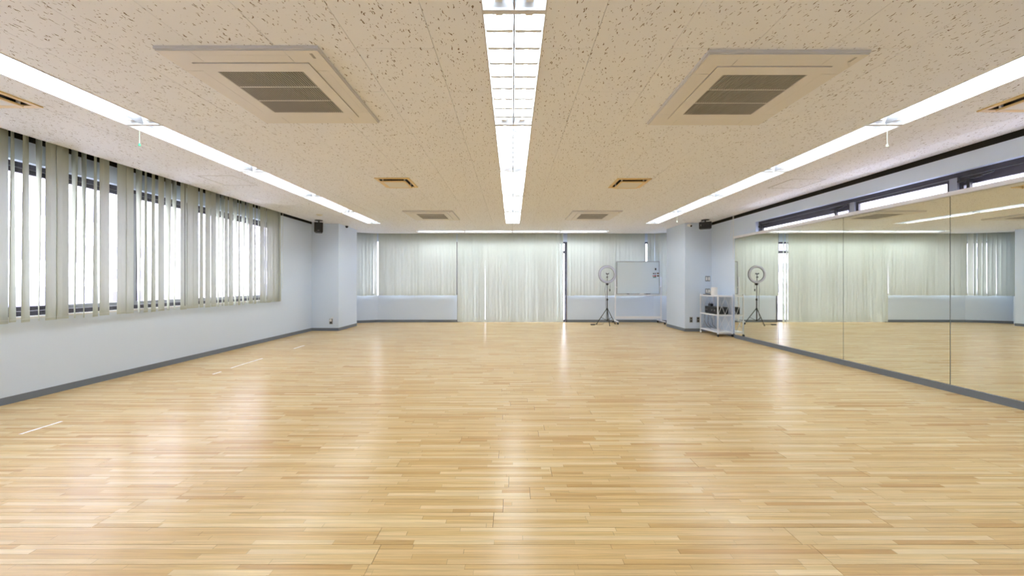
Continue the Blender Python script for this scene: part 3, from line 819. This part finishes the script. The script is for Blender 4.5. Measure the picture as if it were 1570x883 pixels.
bm_ = MB()
for i in range(7):
    a = i * .9; bm_.ring((.018 * math.cos(a), .018 * math.sin(a), .012 + i * .008), 'z', .030, .006, 14, 6)
bm_.build('coil', M['white'], cl, True)
def cable(name, p, lab):
    return MB().tube([Vector(q) - Vector(sh.location) for q in p], .0035, 6).build(name, M['black'], sh, True)
cable('cable', [(4.30, 7.79, .56), (4.30, 7.84, .50), (4.30, 7.935, .40), (4.29, 7.93, .25), (4.31, 7.85, .14), (4.33, 7.75, .1085)], 'black cable drooping from the amplifier down to the bottom shelf, left')
cable('cable', [(4.38, 7.79, .54), (4.38, 7.86, .48), (4.375, 7.935, .36), (4.36, 7.92, .2), (4.37, 7.8, .13), (4.39, 7.65, .1085)], 'black cable drooping in the middle behind the trolley')
cable('cable', [(4.43, 7.79, .52), (4.455, 7.86, .47), (4.45, 7.935, .33), (4.44, 7.88, .18), (4.43, 7.7, .1085)], 'black cable drooping at the right behind the trolley')

# ---------------------------------------------------------------- wall plates
def plate(name, x, y, z, w, h, lab, cat, style):
    t = thing(name, (x, y, z), lab, cat)
    if style == 'switch':
        B(-w / 2, w / 2, -.004, 0, -h / 2, h / 2).build('surround', M['switch_dark'], t)
        for s in (-1, 1): B(s * w / 4 - w * .17, s * w / 4 + w * .17, -.009, -.004, -h * .34, h * .34).build('rocker', M['white'], t, bevel=.001)
    else:
        B(-w / 2, w / 2, -.005, 0, -h / 2, h / 2).build('plate', M['outlet'], t, bevel=.0015)
        for s in (-1, 1): B(-w * .22, w * .22, -.0065, -.005, s * h * .24 - h * .13, s * h * .24 + h * .13).build('socket', M['black'], t)
    return t
plate('light_switch', 4.428, 8.0545, 1.195, .108, .115, 'upper light switch plate on the right pier, in the corner', 'switch', 'switch')
plate('light_switch', 4.428, 8.0545, .912, .108, .115, 'lower light switch plate on the right pier, just above the trolley', 'switch', 'switch')
plate('wall_outlet', 4.052, 8.0545, .265, .066, .120, 'grey wall outlet on the right pier near its edge', 'outlet', 'outlet')
plate('wall_outlet', 4.212, 8.0545, .265, .066, .120, 'grey wall outlet on the right pier behind the trolley post', 'outlet', 'outlet')
t = plate('wall_outlet', -4.155, 8.1525, .215, .075, .120, 'wall outlet with a white plug low on the left pier', 'outlet', 'outlet')
B(-.018, .020, -.040, -.006, .005, .050).build('plug', M['white'], t, bevel=.004)
MB().tube([(0, -.03, .04), (.03, -.04, .09), (.055, -.03, .10), (.05, -.015, .06)], .007, 8).build('plug_strap', M['white'], t, True)

# ---------------------------------------------------------------- speakers, camera, detector
def speaker(loc, lab, roll, tilt, yaw, w=.17, h=.225, d=.15):
    t = thing('ceiling_speaker', loc, lab, 'speaker', 'black speakers hung in the far corners')
    MB().cyl((0, 0, -.012), (0, 0, 0), .080, 20).build('ceiling_plate', M['black'], t, True)
    MB().cyl((0, 0, -.06), (0, 0, -.012), .013, 10).build('bracket', M['black'], t, True)
    T = Matrix.Translation((0, 0, -.06 - (h if roll == 0 else w) / 2)) @ Matrix.Rotation(R(yaw), 4, 'Z') @ Matrix.Rotation(R(tilt), 4, 'X') @ Matrix.Rotation(R(roll), 4, 'Y')
    mb = MB()
    f = [(-w / 2, -d / 2, -h / 2), (w / 2, -d / 2, -h / 2), (w / 2, -d / 2, h / 2), (-w / 2, -d / 2, h / 2)]
    bk = [(-w * .36, d / 2, -h * .40), (w * .36, d / 2, -h * .40), (w * .36, d / 2, h * .40), (-w * .36, d / 2, h * .40)]
    mb.v = f + bk; mb.f = [(0, 1, 2, 3), (7, 6, 5, 4), (0, 1, 5, 4), (1, 2, 6, 5), (2, 3, 7, 6), (3, 0, 4, 7)]
    mb.xf(T).build('cabinet', M['black'], t, bevel=.008)
    MB().box(-w * .44, w * .44, -d / 2 - .006, -d / 2, -h * .45, h * .45).xf(T).build('front_grille', M['black'], t, bevel=.003)
    MB().box(-.018, .018, -d / 2 - .008, -d / 2 - .005, -h * .36, -h * .32).xf(T).build('badge', M['steel'], t)
    return t
speaker((-4.20, 7.72, H), 'black speaker hung upright from the ceiling in the far left corner', 0, -12, 25)
s2 = speaker((4.16, 7.66, H), 'black speaker hung sideways from the ceiling in the far right corner', 90, -8, -30, .15, .24)
MB().tube([(-.02, .0, -.012), (-.07, .01, -.03), (-.10, .02, -.06), (-.09, .02, -.10)], .005, 6).build('cable', M['black'], s2, True)
cm = thing('security_camera', (3.99, 8.055, 2.405), 'small white camera with dark lens on top of the right pier', 'camera')
MB().cyl((0, 0, 0), (0, -.05, 0), .030, 18).build('mount', M['white'], cm, True)
MB().cyl((0, -.04, 0), (.012, -.10, -.03), .036, 18, .030).build('body', M['white'], cm, True)
MB().cyl((.012, -.10, -.03), (.015, -.108, -.034), .022, 16).build('lens', M['black'], cm, True)
cm = thing('dome_camera', (-3.955, 8.50, H), 'small black dome camera on the ceiling at the left pier', 'camera')
MB().cyl((0, 0, 0), (0, 0, -.012), .034, 16).build('base_ring', M['black'], cm, True)
mb = MB(); n = 14
for j in range(6):
    a = math.pi / 2 * j / 5; r_ = .031 * math.cos(a) + .0005; z_ = -.012 - .036 * math.sin(a)
    mb.v += [(r_ * math.cos(2 * math.pi * i / n), r_ * math.sin(2 * math.pi * i / n), z_) for i in range(n)]
for j in range(5):
    for i in range(n): mb.f.append((j * n + i, j * n + (i + 1) % n, (j + 1) * n + (i + 1) % n, (j + 1) * n + i))
mb.build('dome', M['black'], cm, True)
sd = thing('smoke_detector', (-3.84, 7.08, H), 'round cream detector on the ceiling near the left speaker', 'detector')
MB().cyl((0, 0, 0), (0, 0, -.012), .060, 24, .055).build('base', M['plate'], sd, True)
MB().cyl((0, 0, -.012), (0, 0, -.024), .040, 24, .030).build('sensor_cap', M['plate'], sd, True)

# ---------------------------------------------------------------- worn floor tape
tp = [(2.60, 2.84, -3.60, 'nearest scrap of worn white floor tape, by the left edge'), (4.30, 4.42, -3.62, 'shortest scrap of worn white floor tape along the left side'),
      (4.61, 5.20, -3.65, 'longest scrap of worn white floor tape along the left side'), (5.95, 6.25, -3.66, 'farthest faint scrap of white floor tape along the left side')]
for a, b_, x, lab in tp:
    r = random.Random(int(a * 100)); n = 14; mb = MB(); L_, R_ = [], []
    for i in range(n + 1):
        y = a + (b_ - a) * i / n; L_.append((x - .010 + r.uniform(-.004, .003), y)); R_.append((x + .012 + r.uniform(-.005, .004), y))
    for i in range(n): mb.prism([L_[i], R_[i], R_[i + 1], L_[i + 1]], .0, .0006)
    tag(mb.build('floor_tape', M['tape']), lab, 'tape', 'worn floor tape along the left wall')

# ---------------------------------------------------------------- outside
struct(B(-160, 160, -120, 200, -13.2, -13).build('street_ground', M['ground']))
def building(x0, x1, y0, y1, z1, rows, face, label, mtl, style='band'):
    t = thing('apartment_building', ((x0 + x1) / 2, (y0 + y1) / 2, -13), label, 'building', 'buildings outside the windows')
    hx, hy = (x1 - x0) / 2, (y1 - y0) / 2; h = z1 + 13
    B(-hx, hx, -hy, hy, 0, h).build('wall', mtl, t)
    B(-hx - .2, hx + .2, -hy - .2, hy + .2, h, h + .5).build('parapet', mtl, t)
    fl = h / rows; fx = hx * face
    for k in range(rows):
        z = fl * k + fl * .35
        if style == 'band':
            B(min(fx, fx + face * .08), max(fx, fx + face * .08), -hy + .8, hy - .8, z, z + fl * .42).build('window_band', M['pane_far'], t)
            B(min(fx, fx + face * .5), max(fx, fx + face * .5), -hy + .3, hy - .3, z - fl * .35, z - fl * .05).build('balcony', mtl, t)
        else:
            n = max(2, int(hy * 2 / 2.2))
            for q in range(n):
                y = -hy + hy * 2 * (q + .5) / n
                B(min(fx, fx + face * .06), max(fx, fx + face * .06), y - .5, y + .5, z, z + fl * .45).build('window', M['pane_far'], t)
    return t
building(-44, -30, 18, 26.5, 16, 10, 1, 'tall pale apartment block seen through the left blinds at the photo edge', M['facade'])
building(-62, -48, 42, 54, 6, 7, 1, 'lower pale block seen past the tall one through the left blinds', M['facade'], 'win')
building(-42, -30, 40.5, 54, 22, 12, 1, 'tall banded block seen through the middle of the left blinds', M['facade'])
building(34, 44, 29, 30.6, 30, 14, -1, 'slim pale tower seen through the middle clerestory window', M['facade'], 'win')
building(22, 34, 9, 17.5, 24, 12, -1, 'pinkish block seen through the nearest clerestory window', M['facade2'], 'win')
building(40, 52, 41, 49, 22, 12, -1, 'pinkish block seen through the far clerestory window', M['facade2'], 'win')

for p in protos + (acp, dfp):
    if not p.get('label'): p['label'] = 'spare'
